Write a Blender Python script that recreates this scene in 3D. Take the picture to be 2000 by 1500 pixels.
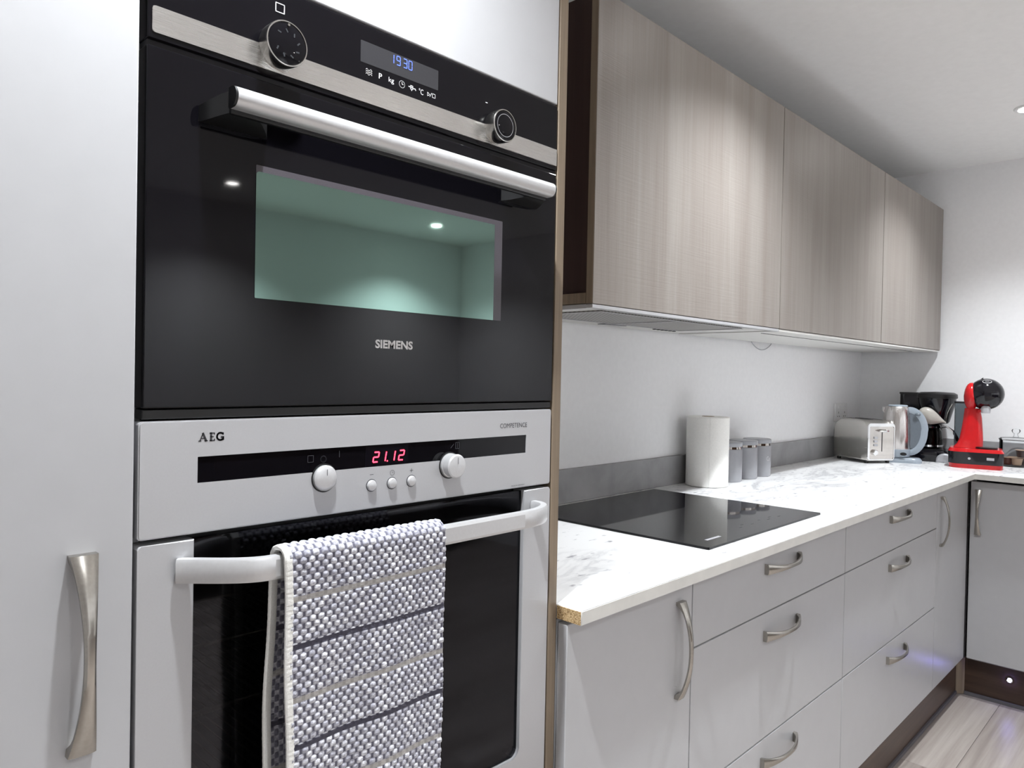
import bpy, bmesh, math, random
from mathutils import Vector, Matrix
random.seed(7)
for o in list(bpy.data.objects): bpy.data.objects.remove(o)
SC = bpy.context.scene
COL = SC.collection

# ------------------------------------------------------------------ camera
cam_d = bpy.data.cameras.new('camera'); cam = bpy.data.objects.new('camera', cam_d); COL.objects.link(cam)
cam_d.sensor_width = 36; cam_d.sensor_fit = 'HORIZONTAL'; cam_d.lens = 36*1437.5/2000; cam_d.clip_start = .02
YAW, PITCH, ROLL = -.8052, -.0133, .0198
CAM = Vector((-.2564, -.7342, 1.2621))
f = Vector((-math.sin(YAW)*math.cos(PITCH), math.cos(YAW)*math.cos(PITCH), math.sin(PITCH)))
r = Vector((math.cos(YAW), math.sin(YAW), 0)); u = r.cross(f)
r2 = r*math.cos(ROLL)+u*math.sin(ROLL); u2 = u*math.cos(ROLL)-r*math.sin(ROLL)
M3 = Matrix((r2, u2, -f)).transposed()
cam.matrix_world = Matrix.Translation(CAM) @ M3.to_4x4()
SC.camera = cam

# ------------------------------------------------------------------ world, exposure
wd = bpy.data.worlds.new('world'); SC.world = wd; wd.use_nodes = True
wd.node_tree.nodes['Background'].inputs[0].default_value = (.8, .85, 1, 1)
wd.node_tree.nodes['Background'].inputs[1].default_value = .05
vs = SC.view_settings
vs.view_transform = 'Standard'; vs.look = 'None'; vs.gamma = 1; vs.use_curve_mapping = False
vs.exposure = 1.60
SPOT_W = 40.0          # each ceiling downlight
LENS_E = 40.0
CEIL = 2.265
DOWNLIGHTS = [(.1, -.19), (1.53, -.19), (2.962, -.212), (.12, -1.66), (1.560, -1.92), (.14, -3.13), (1.557, -3.13), (2.99, -3.13)]  # fourth and fifth are extra lamps, added to fill the room with light

# ------------------------------------------------------------------ materials
def lin(c):
    c = c/255.0
    return c/12.92 if c <= .04045 else ((c+.055)/1.055)**2.4
def rgb(r_, g_, b_): return (lin(r_), lin(g_), lin(b_), 1)
def new_mat(name):
    m = bpy.data.materials.new(name); m.use_nodes = True
    nt = m.node_tree; return m, nt, nt.nodes['Principled BSDF']
def setin(b, **k):
    for n, v in k.items():
        n = {'rough': 'Roughness', 'metal': 'Metallic', 'spec': 'Specular IOR Level', 'coat': 'Coat Weight', 'coatr': 'Coat Roughness', 'trans': 'Transmission Weight', 'ior': 'IOR', 'aniso': 'Anisotropic', 'sheen': 'Sheen Weight'}[n]
        b.inputs[n].default_value = v
def pos(nt, scale=(1, 1, 1), rnd=False):
    g = nt.nodes.new('ShaderNodeNewGeometry'); mp = nt.nodes.new('ShaderNodeMapping')
    mp.inputs['Scale'].default_value = scale
    nt.links.new(g.outputs['Position'], mp.inputs['Vector'])
    if rnd:
        oi = nt.nodes.new('ShaderNodeObjectInfo'); ml = nt.nodes.new('ShaderNodeMath'); ml.operation = 'MULTIPLY'; ml.inputs[1].default_value = 37
        nt.links.new(oi.outputs['Random'], ml.inputs[0]); cx = nt.nodes.new('ShaderNodeCombineXYZ')
        for i in range(3): nt.links.new(ml.outputs[0], cx.inputs[i])
        nt.links.new(cx.outputs[0], mp.inputs['Location'])
    return mp.outputs['Vector']
def noise(nt, vec, scale=5, detail=4, rough=.5, dist=0):
    n = nt.nodes.new('ShaderNodeTexNoise'); n.inputs['Scale'].default_value = scale; n.inputs['Detail'].default_value = detail
    n.inputs['Roughness'].default_value = rough; n.inputs['Distortion'].default_value = dist
    nt.links.new(vec, n.inputs['Vector']); return n.outputs['Fac']
def ramp(nt, fac, stops):
    n = nt.nodes.new('ShaderNodeValToRGB'); e = n.color_ramp.elements
    while len(e) < len(stops): e.new(.5)
    for el, (p, c) in zip(e, stops): el.position = p; el.color = c
    nt.links.new(fac, n.inputs[0]); return n.outputs[0]
def bump(nt, b, h, strength=.2, dist=.001):
    n = nt.nodes.new('ShaderNodeBump'); n.inputs['Strength'].default_value = strength; n.inputs['Distance'].default_value = dist
    nt.links.new(h, n.inputs['Height']); nt.links.new(n.outputs[0], b.inputs['Normal'])
def mixc(nt, fac, a, c):
    n = nt.nodes.new('ShaderNodeMix'); n.data_type = 'RGBA'
    for s, v in ((0, fac), (6, a), (7, c)):
        if hasattr(v, 'links') or isinstance(v, bpy.types.NodeSocket): nt.links.new(v, n.inputs[s])
        else: n.inputs[s].default_value = v
    return n.outputs[2]
def math_n(nt, op, a, b=None, c=None):
    n = nt.nodes.new('ShaderNodeMath'); n.operation = op
    for i, v in enumerate((a, b, c)):
        if v is None: continue
        if isinstance(v, bpy.types.NodeSocket): nt.links.new(v, n.inputs[i])
        else: n.inputs[i].default_value = v
    return n.outputs[0]
def flat(name, col, grain=.03, gscale=200, bumpy=0, **k):
    """plain surface with a fine procedural variation of tone"""
    m, nt, b = new_mat(name); setin(b, **k)
    v = pos(nt); n = noise(nt, v, gscale, 3)
    lo = tuple(c*(1-grain) for c in col[:3])+(1,); hi = tuple(min(1, c*(1+grain)) for c in col[:3])+(1,)
    nt.links.new(ramp(nt, n, [(.3, lo), (.7, hi)]), b.inputs['Base Color'])
    if bumpy: bump(nt, b, n, bumpy, .0005)
    return m
def emit(name, col, s):
    m, nt, b = new_mat(name); b.inputs['Base Color'].default_value = col
    b.inputs['Emission Color'].default_value = col; b.inputs['Emission Strength'].default_value = s
    return m
M = {}
M['wall'] = flat('wall_paint', rgb(240, 240, 241), .015, 60, .15, rough=.8)
M['ceil'] = flat('ceiling_paint', rgb(243, 243, 242), .015, 40, .15, rough=.85)
M['door'] = flat('pale_grey_lacquer', rgb(179, 179, 181), .012, 30, rough=.32, spec=.45)
M['carcass'] = flat('carcass_board', rgb(170, 170, 172), .02, 40, rough=.6)
M['gap'] = flat('dark_gap', rgb(20, 18, 22), .1, rough=.7)
M['under'] = flat('white_underside', rgb(215, 214, 210), .02, 40, rough=.5)
M['nickel'] = flat('brushed_nickel', rgb(172, 168, 161), .06, 300, rough=.27, metal=1)
M['chrome'] = flat('chrome', rgb(225, 225, 225), .02, 100, rough=.08, metal=1)
M['silver'] = flat('silver_paint', rgb(181, 181, 183), .015, 500, rough=.42, metal=.25)
M['alu'] = flat('satin_aluminium', rgb(206, 206, 207), .02, 300, rough=.36, metal=.5)
M['blackglass'] = flat('black_glass', rgb(12, 11, 15), .05, 20, rough=.035, spec=.22)
M['blackplastic'] = flat('black_plastic', rgb(9, 9, 11), .1, 200, rough=.4)
M['glossblack'] = flat('gloss_black_plastic', rgb(12, 11, 18), .05, 100, rough=.1)
M['windowframe'] = flat('window_mesh_border', rgb(72, 68, 74), .06, 900, rough=.25)
M['display'] = flat('lcd_grey', rgb(48, 48, 51), .04, 400, rough=.2)
M['print_w'] = flat('white_print', rgb(215, 215, 215), .02, rough=.5)
M['print_d'] = flat('dark_print', rgb(48, 48, 52), .02, rough=.5)
M['print_f'] = flat('faint_print', rgb(64, 64, 70), .02, rough=.4)
M['print_k'] = flat('dim_print', rgb(44, 46, 50), .02, rough=.4)
M['grout'] = flat('grey_seal', rgb(92, 90, 94), .05, rough=.5)
M['white'] = flat('white_plastic', rgb(232, 232, 232), .02, rough=.4)
M['paper'] = flat('kitchen_paper', rgb(246, 245, 241), .03, 250, .5, rough=.9)
M['canister'] = flat('grey_enamel', rgb(158, 159, 164), .02, 80, rough=.35)
M['cardboard'] = flat('cardboard', rgb(150, 130, 105), .06, rough=.9)
M['steel'] = flat('toaster_steel', rgb(205, 203, 198), .04, 200, rough=.28, metal=1)
M['mirror'] = flat('mirror_steel', rgb(200, 195, 190), .02, 100, rough=.06, metal=1)
M['bluegrey'] = flat('blue_grey_plastic', rgb(150, 160, 170), .03, 120, rough=.3)
M['bluegreyd'] = flat('smoky_plastic', rgb(98, 106, 114), .03, 120, rough=.25)
M['red'] = flat('red_plastic', rgb(190, 18, 24), .04, 60, rough=.18)
M['egg'] = flat('warm_grey_plastic', rgb(178, 174, 166), .03, 90, rough=.3)
M['silverplastic'] = flat('silver_plastic', rgb(178, 178, 182), .03, 90, rough=.35, metal=.3)
M['knobsteel'] = flat('knob_steel', rgb(200, 198, 194), .02, 60, rough=.2, metal=1)
M['wire'] = flat('rack_wire', rgb(150, 145, 130), .05, rough=.3, metal=1)
M['cavity'] = flat('oven_enamel', rgb(28, 27, 30), .2, 150, rough=.35)
M['pod1'] = flat('pod_brown', rgb(96, 46, 32), .1, rough=.4)
M['pod2'] = flat('pod_beige', rgb(168, 138, 112), .08, rough=.4)
M['pod3'] = flat('pod_dark', rgb(62, 40, 34), .1, rough=.4)
M['hem'] = flat('towel_hem', rgb(236, 235, 230), .08, 900, .6, rough=.95)
M['led_red'] = emit('red_digits', (1, .03, .06, 1), 2.2)
M['led_blue'] = emit('blue_digits', (.10, .17, .80, 1), .22)
M['led_plinth'] = emit('plinth_led', (.45, .45, 1, 1), 9)
M['lamp'] = emit('lamp_lens', (1, .98, .95, 1), LENS_E)

# green tinted reflective oven window
m, nt, b = new_mat('green_mirror_glass'); setin(b, metal=1, rough=.03)
nt.links.new(ramp(nt, noise(nt, pos(nt), 4, 2), [(.3, (.150, .23, .200, 1)), (.7, (.157, .238, .207, 1))]), b.inputs['Base Color']); M['greenglass'] = m
# dark see-through oven glass
m, nt, b = new_mat('smoked_glass')
out = nt.nodes['Material Output']; tr = nt.nodes.new('ShaderNodeBsdfTransparent'); gl = nt.nodes.new('ShaderNodeBsdfGlossy'); mx = nt.nodes.new('ShaderNodeMixShader'); fr = nt.nodes.new('ShaderNodeFresnel')
nt.links.new(ramp(nt, noise(nt, pos(nt), 6, 2), [(.3, (.46, .46, .46, 1)), (.7, (.50, .50, .49, 1))]), tr.inputs[0])
gl.inputs['Roughness'].default_value = .04; gl.inputs['Color'].default_value = (.5, .5, .55, 1); fr.inputs[0].default_value = 1.5
nt.links.new(fr.outputs[0], mx.inputs[0]); nt.links.new(tr.outputs[0], mx.inputs[1]); nt.links.new(gl.outputs[0], mx.inputs[2]); nt.links.new(mx.outputs[0], out.inputs[0]); M['smoked'] = m
# clear thin glass (jar, carafe)
def thin_glass(name, tint):
    m, nt, b = new_mat(name); out = nt.nodes['Material Output']; tr = nt.nodes.new('ShaderNodeBsdfTransparent'); gl = nt.nodes.new('ShaderNodeBsdfGlossy'); mx = nt.nodes.new('ShaderNodeMixShader'); fr = nt.nodes.new('ShaderNodeFresnel')
    nt.links.new(ramp(nt, noise(nt, pos(nt), 6, 2), [(.3, tint), (.7, tuple(min(1, c*1.03) for c in tint[:3])+(1,))]), tr.inputs[0]); gl.inputs['Roughness'].default_value = .02; fr.inputs[0].default_value = 1.22
    nt.links.new(fr.outputs[0], mx.inputs[0]); nt.links.new(tr.outputs[0], mx.inputs[1]); nt.links.new(gl.outputs[0], mx.inputs[2]); nt.links.new(mx.outputs[0], out.inputs[0]); return m
M['glass'] = thin_glass('clear_glass', (.965, .97, .975, 1)); M['carafe'] = thin_glass('smoky_carafe_glass', (.45, .43, .42, 1)); M['tank'] = thin_glass('grey_tank_plastic', (.42, .45, .47, 1))
# brushed steel strip: fine horizontal brushing
def brushed(name, col, sc, rough=.3, metal=1.0):
    m, nt, b = new_mat(name); setin(b, metal=metal, rough=rough)
    n = noise(nt, pos(nt, sc), 1, 3)
    nt.links.new(ramp(nt, n, [(.3, tuple(c*.96 for c in col[:3])+(1,)), (.7, col)]), b.inputs['Base Color'])
    nt.links.new(math_n(nt, 'MULTIPLY_ADD', n, .16, rough-.08), b.inputs['Roughness']); bump(nt, b, n, .025, .0003); return m
M['brushed'] = brushed('brushed_steel_strip', rgb(205, 203, 200), (25, 25, 2500), .27)
M['kettle'] = brushed('kettle_steel', rgb(206, 202, 200), (300, 300, 8), .26)
M['toastside'] = brushed('toaster_side_steel', rgb(215, 213, 208), (40, 40, 900), .24)
# wood: vertical grain with faint cross ripple
def wood(name, cols, along='z', ripple=0.0, rough=.5, fine=140, coarse=16):
    m, nt, b = new_mat(name); setin(b, rough=rough, spec=.35)
    k = {'z': (1, 1, .035), 'x': (.035, 1, 1), 'y': (1, .035, 1)}[along]
    v = pos(nt, k, True)
    n1 = noise(nt, v, fine, 5, .6); n2 = noise(nt, v, coarse, 3, .55, .6)
    c = math_n(nt, 'ADD', math_n(nt, 'MULTIPLY', n1, .35), math_n(nt, 'MULTIPLY', n2, .65))
    nt.links.new(ramp(nt, c, [(.33, cols[0]), (.5, cols[1]), (.66, cols[2])]), b.inputs['Base Color'])
    if ripple:
        w = noise(nt, pos(nt, (6, 6, 330), True), 1, 2, .5); msk = noise(nt, pos(nt, (5, 5, 5), True), 1, 2)
        h = math_n(nt, 'MULTIPLY', w, math_n(nt, 'MULTIPLY', msk, 2)); bump(nt, b, math_n(nt, 'ADD', h, math_n(nt, 'MULTIPLY', n1, .3)), ripple, .0012)
    else: bump(nt, b, n1, .12, .0006)
    return m
M['wood'] = wood('grey_oak_front', [rgb(126, 118, 112), rgb(135, 128, 122), rgb(144, 138, 132)], 'z', .22, .42)
M['woodedge'] = wood('oak_edge', [rgb(112, 98, 82), rgb(134, 119, 101), rgb(150, 136, 118)], 'z', 0, .5)
M['walnut'] = wood('dark_walnut', [rgb(48, 36, 30), rgb(66, 50, 41), rgb(86, 68, 55)], 'x', 0, .35, 120, 12)
M['walnuty'] = wood('dark_walnut_return', [rgb(48, 36, 30), rgb(66, 50, 41), rgb(86, 68, 55)], 'y', 0, .35, 120, 12)
M['darkside'] = wood('deep_walnut_side', [rgb(42, 26, 24), rgb(52, 34, 31), rgb(60, 42, 38)], 'z', 0, .6)  # very dark brown wood for the recessed side panel and end filler
M['plank'] = wood('laminate_plank', [rgb(122, 112, 106), rgb(151, 142, 136), rgb(172, 164, 158)], 'x', 0, .38, 60, 11)
# marble laminate
m, nt, b = new_mat('white_marble_laminate'); setin(b, rough=.3, spec=.4)
v = pos(nt, (2.2, 5, 5)); n1 = noise(nt, v, 1.6, 6, .6, 1.4); a = math_n(nt, 'ABSOLUTE', math_n(nt, 'SUBTRACT', n1, .5))
vein = ramp(nt, a, [(0, (1, 1, 1, 1)), (.05, (.25, .25, .25, 1)), (.16, (0, 0, 0, 1))])
msk = ramp(nt, noise(nt, pos(nt, (1.5, 3, 3)), 1.7, 3), [(.36, (0, 0, 0, 1)), (.60, (1, 1, 1, 1))])
vf = math_n(nt, 'MULTIPLY', math_n(nt, 'MULTIPLY', vein, msk), .5)
fl = ramp(nt, noise(nt, pos(nt, (9, 22, 22)), 2.2, 3), [(.63, (0, 0, 0, 1)), (.72, (.75, .75, .75, 1))])
c = mixc(nt, vf, rgb(239, 239, 239), rgb(104, 104, 114)); c = mixc(nt, fl, c, rgb(96, 94, 108))
nt.links.new(c, b.inputs['Base Color']); M['marble'] = m
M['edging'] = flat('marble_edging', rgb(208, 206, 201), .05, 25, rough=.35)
# grey concrete upstand
m, nt, b = new_mat('grey_concrete_laminate'); setin(b, rough=.5)
nt.links.new(ramp(nt, noise(nt, pos(nt), 7, 6, .6, .4), [(.3, rgb(142, 142, 143)), (.7, rgb(168, 168, 170))]), b.inputs['Base Color']); M['upstand'] = m
# raw chipboard
m, nt, b = new_mat('raw_chipboard'); setin(b, rough=.9)
n = noise(nt, pos(nt, (1, 1, 2.2)), 330, 3, .7)
nt.links.new(ramp(nt, n, [(.34, rgb(96, 70, 42)), (.46, rgb(178, 146, 100)), (.6, rgb(214, 188, 146))]), b.inputs['Base Color']); bump(nt, b, n, .6, .001); M['chip'] = m
# hood mesh filter
m, nt, b = new_mat('filter_mesh'); setin(b, rough=.4, metal=.6)
ck = nt.nodes.new('ShaderNodeTexChecker'); ck.inputs['Scale'].default_value = 150; ck.inputs['Color1'].default_value = rgb(120, 118, 114); ck.inputs['Color2'].default_value = rgb(170, 168, 164)
nt.links.new(pos(nt), ck.inputs['Vector']); nt.links.new(ck.outputs[0], b.inputs['Base Color']); M['mesh'] = m
# towel: staggered raised loops, navy and beige bands, laid out in the cloth's own (uv) metres
PC, PR, PER, TB, TD = .0102, .0061, .103, .0415, .090
m, nt, b = new_mat('waffle_towel'); setin(b, rough=.95, sheen=.3)
uv = nt.nodes.new('ShaderNodeUVMap'); sp = nt.nodes.new('ShaderNodeSeparateXYZ'); nt.links.new(uv.outputs[0], sp.inputs[0])
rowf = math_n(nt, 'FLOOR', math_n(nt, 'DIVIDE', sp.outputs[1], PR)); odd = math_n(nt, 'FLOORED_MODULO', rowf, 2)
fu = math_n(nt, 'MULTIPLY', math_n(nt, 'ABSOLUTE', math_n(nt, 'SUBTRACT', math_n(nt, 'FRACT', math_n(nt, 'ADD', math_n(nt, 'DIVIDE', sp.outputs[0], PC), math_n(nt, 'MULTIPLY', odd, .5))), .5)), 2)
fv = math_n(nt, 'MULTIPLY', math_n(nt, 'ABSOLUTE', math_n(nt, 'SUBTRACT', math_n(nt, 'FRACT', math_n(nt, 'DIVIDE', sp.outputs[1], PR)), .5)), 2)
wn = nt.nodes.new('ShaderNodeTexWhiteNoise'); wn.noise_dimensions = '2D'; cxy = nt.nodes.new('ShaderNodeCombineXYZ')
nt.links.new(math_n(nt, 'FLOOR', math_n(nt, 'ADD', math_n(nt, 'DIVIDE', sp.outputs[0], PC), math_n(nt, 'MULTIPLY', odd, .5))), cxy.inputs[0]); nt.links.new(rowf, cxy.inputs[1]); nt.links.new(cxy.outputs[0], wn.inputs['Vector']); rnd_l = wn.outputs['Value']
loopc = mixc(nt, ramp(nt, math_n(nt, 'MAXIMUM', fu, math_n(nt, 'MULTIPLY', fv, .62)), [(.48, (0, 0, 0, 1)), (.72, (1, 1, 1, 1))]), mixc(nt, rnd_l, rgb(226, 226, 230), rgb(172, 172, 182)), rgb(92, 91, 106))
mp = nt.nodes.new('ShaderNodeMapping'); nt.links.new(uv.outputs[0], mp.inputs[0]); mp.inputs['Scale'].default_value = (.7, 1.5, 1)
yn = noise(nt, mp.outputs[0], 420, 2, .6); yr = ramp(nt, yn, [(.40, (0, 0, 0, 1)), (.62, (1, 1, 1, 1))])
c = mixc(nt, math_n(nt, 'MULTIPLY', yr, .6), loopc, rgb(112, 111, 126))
def band(centre, half):
    w = math_n(nt, 'WRAP', math_n(nt, 'SUBTRACT', sp.outputs[1], centre), PER/2, -PER/2)
    keep = math_n(nt, 'ADD', math_n(nt, 'GREATER_THAN', sp.outputs[1], .025), math_n(nt, 'LESS_THAN', sp.outputs[1], -.05))
    return math_n(nt, 'MULTIPLY', keep, math_n(nt, 'LESS_THAN', math_n(nt, 'ABSOLUTE', w), half))
c = mixc(nt, math_n(nt, 'MULTIPLY', band(TB, .0030), .7), c, rgb(178, 174, 166))
c = mixc(nt, band(TD, .0029), c, rgb(62, 60, 74))
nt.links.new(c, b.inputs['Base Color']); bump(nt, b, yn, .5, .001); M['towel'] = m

# ------------------------------------------------------------------ builders
OFF = {}
def link(o, parent=None, world=True):
    COL.objects.link(o)
    if parent: o.parent = parent
    return o
def finish(bm, smooth=35):
    bmesh.ops.recalc_face_normals(bm, faces=bm.faces)
    me = bpy.data.meshes.new('mesh'); bm.to_mesh(me); bm.free()
    me.set_sharp_from_angle(angle=math.radians(smooth))
    if smooth < 100:
        for p in me.polygons: p.use_smooth = not (p.area > 5e-5 and max(map(abs, p.normal)) > .99999)
    else:
        for p in me.polygons: p.use_smooth = True
    return me
def obj(name, bm, mat, parent=None, label=None, smooth=35):
    me = finish(bm, smooth); me.name = name
    off = OFF.get(parent.name, Vector()) if parent else Vector()
    if off.length: me.transform(Matrix.Translation(-off))
    me.materials.append(M[mat]); o = bpy.data.objects.new(name, me); link(o, parent)
    OFF[o.name] = off
    if label: o['label'] = label
    return o
def thing(name, label, cat, loc=(0, 0, 0), rotz=None, group=None):
    """Empty at the thing's base. rotz None: parts are given in world metres; else in the thing's own frame"""
    o = bpy.data.objects.new(name, None); COL.objects.link(o); o.location = loc; o.empty_display_size = .05
    o['label'] = label; o['category'] = cat
    if group: o['group'] = group
    if rotz is None: OFF[o.name] = Vector(loc)
    else: o.rotation_euler = (0, 0, rotz); OFF[o.name] = Vector()
    return o
def tag(o, label, cat, group=None):
    o['label'] = label; o['category'] = cat
    if group: o['group'] = group
    return o
def struct(name, bm, mat, label=None):
    o = obj(name, bm, mat); o['kind'] = 'structure'
    if label: o['label'] = label
    return o
def BM(): return bmesh.new()
def box(bm, x0, x1, y0, y1, z0, z1, bev=0, seg=2):
    vs_ = [bm.verts.new(p) for p in ((x0, y0, z0), (x1, y0, z0), (x1, y1, z0), (x0, y1, z0), (x0, y0, z1), (x1, y0, z1), (x1, y1, z1), (x0, y1, z1))]
    fs = [bm.faces.new([vs_[i] for i in q]) for q in ((3, 2, 1, 0), (4, 5, 6, 7), (0, 1, 5, 4), (1, 2, 6, 5), (2, 3, 7, 6), (3, 0, 4, 7))]
    if bev:
        es = list({e for f_ in fs for e in f_.edges})
        bmesh.ops.bevel(bm, geom=es, offset=bev, segments=seg, profile=.5, affect='EDGES')
    return bm
def B(*a, **k): return box(BM(), *a, **k)
def prism(bm, pts, axis, a0, a1, bev=0, seg=2):
    """closed outline in the plane across axis, drawn out from a0 to a1 (bev rounds the a0 rim)"""
    def P(p, a): return {'y': (p[0], a, p[1]), 'z': (p[0], p[1], a), 'x': (a, p[0], p[1])}[axis]
    A = [bm.verts.new(P(p, a0)) for p in pts]; C = [bm.verts.new(P(p, a1)) for p in pts]; n = len(pts)
    fa = bm.faces.new(A); bm.faces.new(C[::-1])
    for i in range(n): bm.faces.new((A[i], A[(i+1) % n], C[(i+1) % n], C[i]))
    if bev: bmesh.ops.bevel(bm, geom=list(fa.edges), offset=bev, segments=seg, profile=.5, affect='EDGES')
    return bm
def rrect(x0, x1, z0, z1, rad, n=5):
    if not hasattr(rad, '__len__'): rad = (rad,)*4
    pts = []
    for (cx, cz, sx, sz, a0), q in zip(((x0, z0, 1, 1, 180), (x1, z0, -1, 1, 270), (x1, z1, -1, -1, 0), (x0, z1, 1, -1, 90)), rad):
        if q <= 0: pts.append((cx, cz)); continue
        for i in range(n+1):
            a = math.radians(a0+90*i/n); pts.append((cx+sx*q+q*math.cos(a), cz+sz*q+q*math.sin(a)))
    return pts
def frame(bm, outer, inner, axis, a0, a1):
    def P(p, a): return {'y': (p[0], a, p[1]), 'z': (p[0], p[1], a), 'x': (a, p[0], p[1])}[axis]
    n = len(outer); R = [[bm.verts.new(P(p, a)) for p in ring] for ring in (outer, inner) for a in (a0, a1)]
    o0, o1, i0, i1 = R
    for i in range(n):
        j = (i+1) % n
        for q in ((o0[i], o0[j], i0[j], i0[i]), (o1[i], i1[i], i1[j], o1[j]), (o0[i], o1[i], o1[j], o0[j]), (i0[i], i0[j], i1[j], i1[i])): bm.faces.new(q)
    return bm
def lathe(bm, prof, c=(0, 0, 0), n=32, axis='z', sx=1, sy=1):
    rings = []
    for rr, h in prof:
        ring = []
        if rr < 1e-6: pts = [(0, 0)]
        else: pts = [(rr*math.cos(2*math.pi*i/n)*sx, rr*math.sin(2*math.pi*i/n)*sy) for i in range(n)]
        for a, d in pts:
            p = {'z': (a, d, h), 'y': (a, h, d), 'x': (h, a, d)}[axis]
            ring.append(bm.verts.new((c[0]+p[0], c[1]+p[1], c[2]+p[2])))
        rings.append(ring)
    for A, C in zip(rings, rings[1:]):
        if len(A) == 1 and len(C) == 1: continue
        for i in range(n):
            j = (i+1) % n
            if len(A) == 1: bm.faces.new((A[0], C[j], C[i]))
            elif len(C) == 1: bm.faces.new((A[i], A[j], C[0]))
            else: bm.faces.new((A[i], A[j], C[j], C[i]))
    for ring in (rings[0], rings[-1]):
        if len(ring) > 2: bm.faces.new(ring)
    return bm
def loft(bm, rings, closed=True, caps=True):
    V = [[bm.verts.new(p) for p in ring] for ring in rings]; n = len(V[0])
    for A, C in zip(V, V[1:]):
        for i in range(n if closed else n-1): bm.faces.new((A[i], A[(i+1) % n], C[(i+1) % n], C[i]))
    if caps: bm.faces.new(V[0][::-1]); bm.faces.new(V[-1])
    return bm
def tube(bm, path, rad, n=8):
    path = [Vector(p) for p in path]; rings = []
    up = Vector((0, 0, 1))
    for i, p in enumerate(path):
        t = (path[min(i+1, len(path)-1)]-path[max(i-1, 0)]).normalized()
        a = t.cross(up)
        if a.length < .05: a = t.cross(Vector((1, 0, 0)))
        a.normalize(); b_ = t.cross(a); q = rad[i] if hasattr(rad, '__len__') else rad
        rings.append([p+a*q*math.cos(2*math.pi*k/n)+b_*q*math.sin(2*math.pi*k/n) for k in range(n)])
    return loft(bm, rings)
def sweep(bm, path, sect):
    """path of (x,y) in plan; sect: list of (normal offset, z)"""
    rings = []; P = [Vector(p) for p in path]
    for i, p in enumerate(P):
        t = (P[min(i+1, len(P)-1)]-P[max(i-1, 0)]).normalized(); nrm = Vector((t.y, -t.x))
        rings.append([(p.x+nrm.x*o, p.y+nrm.y*o, z) for o, z in sect])
    return loft(bm, rings)
def ellipsoid(bm, c, rx, ry, rz, n=24, m_=12):
    prof = [(math.sin(math.pi*i/m_), -math.cos(math.pi*i/m_)*rz) for i in range(m_+1)]
    return lathe(bm, prof, c, n, 'z', rx, ry)
def strokes(bm, lines, w, place):
    """flat printed strokes of width w; place maps (a,b) -> 3d"""
    for ln in lines:
        for (a0, b0), (a1, b1) in zip(ln, ln[1:]):
            d = Vector((a1-a0, b1-b0)); L = d.length
            if L < 1e-7: continue
            d /= L; nn = Vector((-d.y, d.x))*w/2; e = d*w*.35
            q = [(a0-e.x+nn.x, b0-e.y+nn.y), (a1+e.x+nn.x, b1+e.y+nn.y), (a1+e.x-nn.x, b1+e.y-nn.y), (a0-e.x-nn.x, b0-e.y-nn.y)]
            bm.faces.new([bm.verts.new(place(*p)) for p in q])
    return bm
def onY(y): return lambda a, b_: (a, y, b_)
def text(name, s, x0, x1, z0, z1, y, mat, parent, bold=0.0, keep=False, place=None):
    cu = bpy.data.curves.new('t', 'FONT'); cu.body = s; cu.offset = bold; cu.resolution_u = 3
    o = bpy.data.objects.new('t', cu); COL.objects.link(o)
    dg = bpy.context.evaluated_depsgraph_get(); me = bpy.data.meshes.new_from_object(o.evaluated_get(dg)); bpy.data.objects.remove(o)
    bm = BM(); bm.from_mesh(me)
    xs = [v_.co.x for v_ in bm.verts]; ys = [v_.co.y for v_ in bm.verts]; ax, bx, ay, by = min(xs), max(xs), min(ys), max(ys)
    pl = place or onY(y)
    for v_ in bm.verts:
        v_.co = Vector(pl(x0+(v_.co.x-ax)/(bx-ax)*(x1-x0), z0+(v_.co.y-ay)/(by-ay)*(z1-z0)))
    return obj(name, bm, mat, parent)
SEG = {'0': 'abcdef', '1': 'bc', '2': 'abged', '3': 'abgcd', '9': 'abcdfg'}
def seg7(bm, ch, x, z, w, h, t, y, slant=.12):
    L = {'a': ((0, h), (w, h)), 'b': ((w, h), (w, h/2)), 'c': ((w, h/2), (w, 0)), 'd': ((0, 0), (w, 0)), 'e': ((0, 0), (0, h/2)), 'f': ((0, h/2), (0, h)), 'g': ((0, h/2), (w, h/2))}
    for s in SEG[ch]:
        (a0, b0), (a1, b1) = L[s]; k = .12
        a0, a1, b0, b1 = a0+(a1-a0)*k, a1-(a1-a0)*k, b0+(b1-b0)*k, b1-(b1-b0)*k
        strokes(bm, [[(x+a0+b0*slant, z+b0), (x+a1+b1*slant, z+b1)]], t, onY(y))
    return bm

# bow handle: long axis given by horiz flag, stands off a front whose outward normal is -y (or -x)
def handle_bm(cx, cy, cz, horiz=False, facing='-y', L=.18):
    bm = BM(); rings = []; N = 28
    for i in range(N+1):
        s = -1+2*i/N; a = abs(s)
        fr_ = -(.0105+.0205*(1-a**2.2)); w = .0046+.0070*a**1.9
        bk = 0.0 if a > .9 else fr_+.0055
        if .8 < a <= .9: bk = fr_+.0055+(a-.8)/.1*.004
        ring = [(-w, bk), (-w, fr_+.0022), (-w*.62, fr_+.0004), (0, fr_), (w*.62, fr_+.0004), (w, fr_+.0022), (w, bk)]
        z = s*L/2; out = []
        for px, py in ring:
            if horiz: q = (z, py, -px)
            else: q = (px, py, z)
            if facing == '-x': q = (q[1], -q[0], q[2])
            out.append((cx+q[0], cy+q[1], cz+q[2]))
        rings.append(out)
    return loft(bm, rings)

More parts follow.
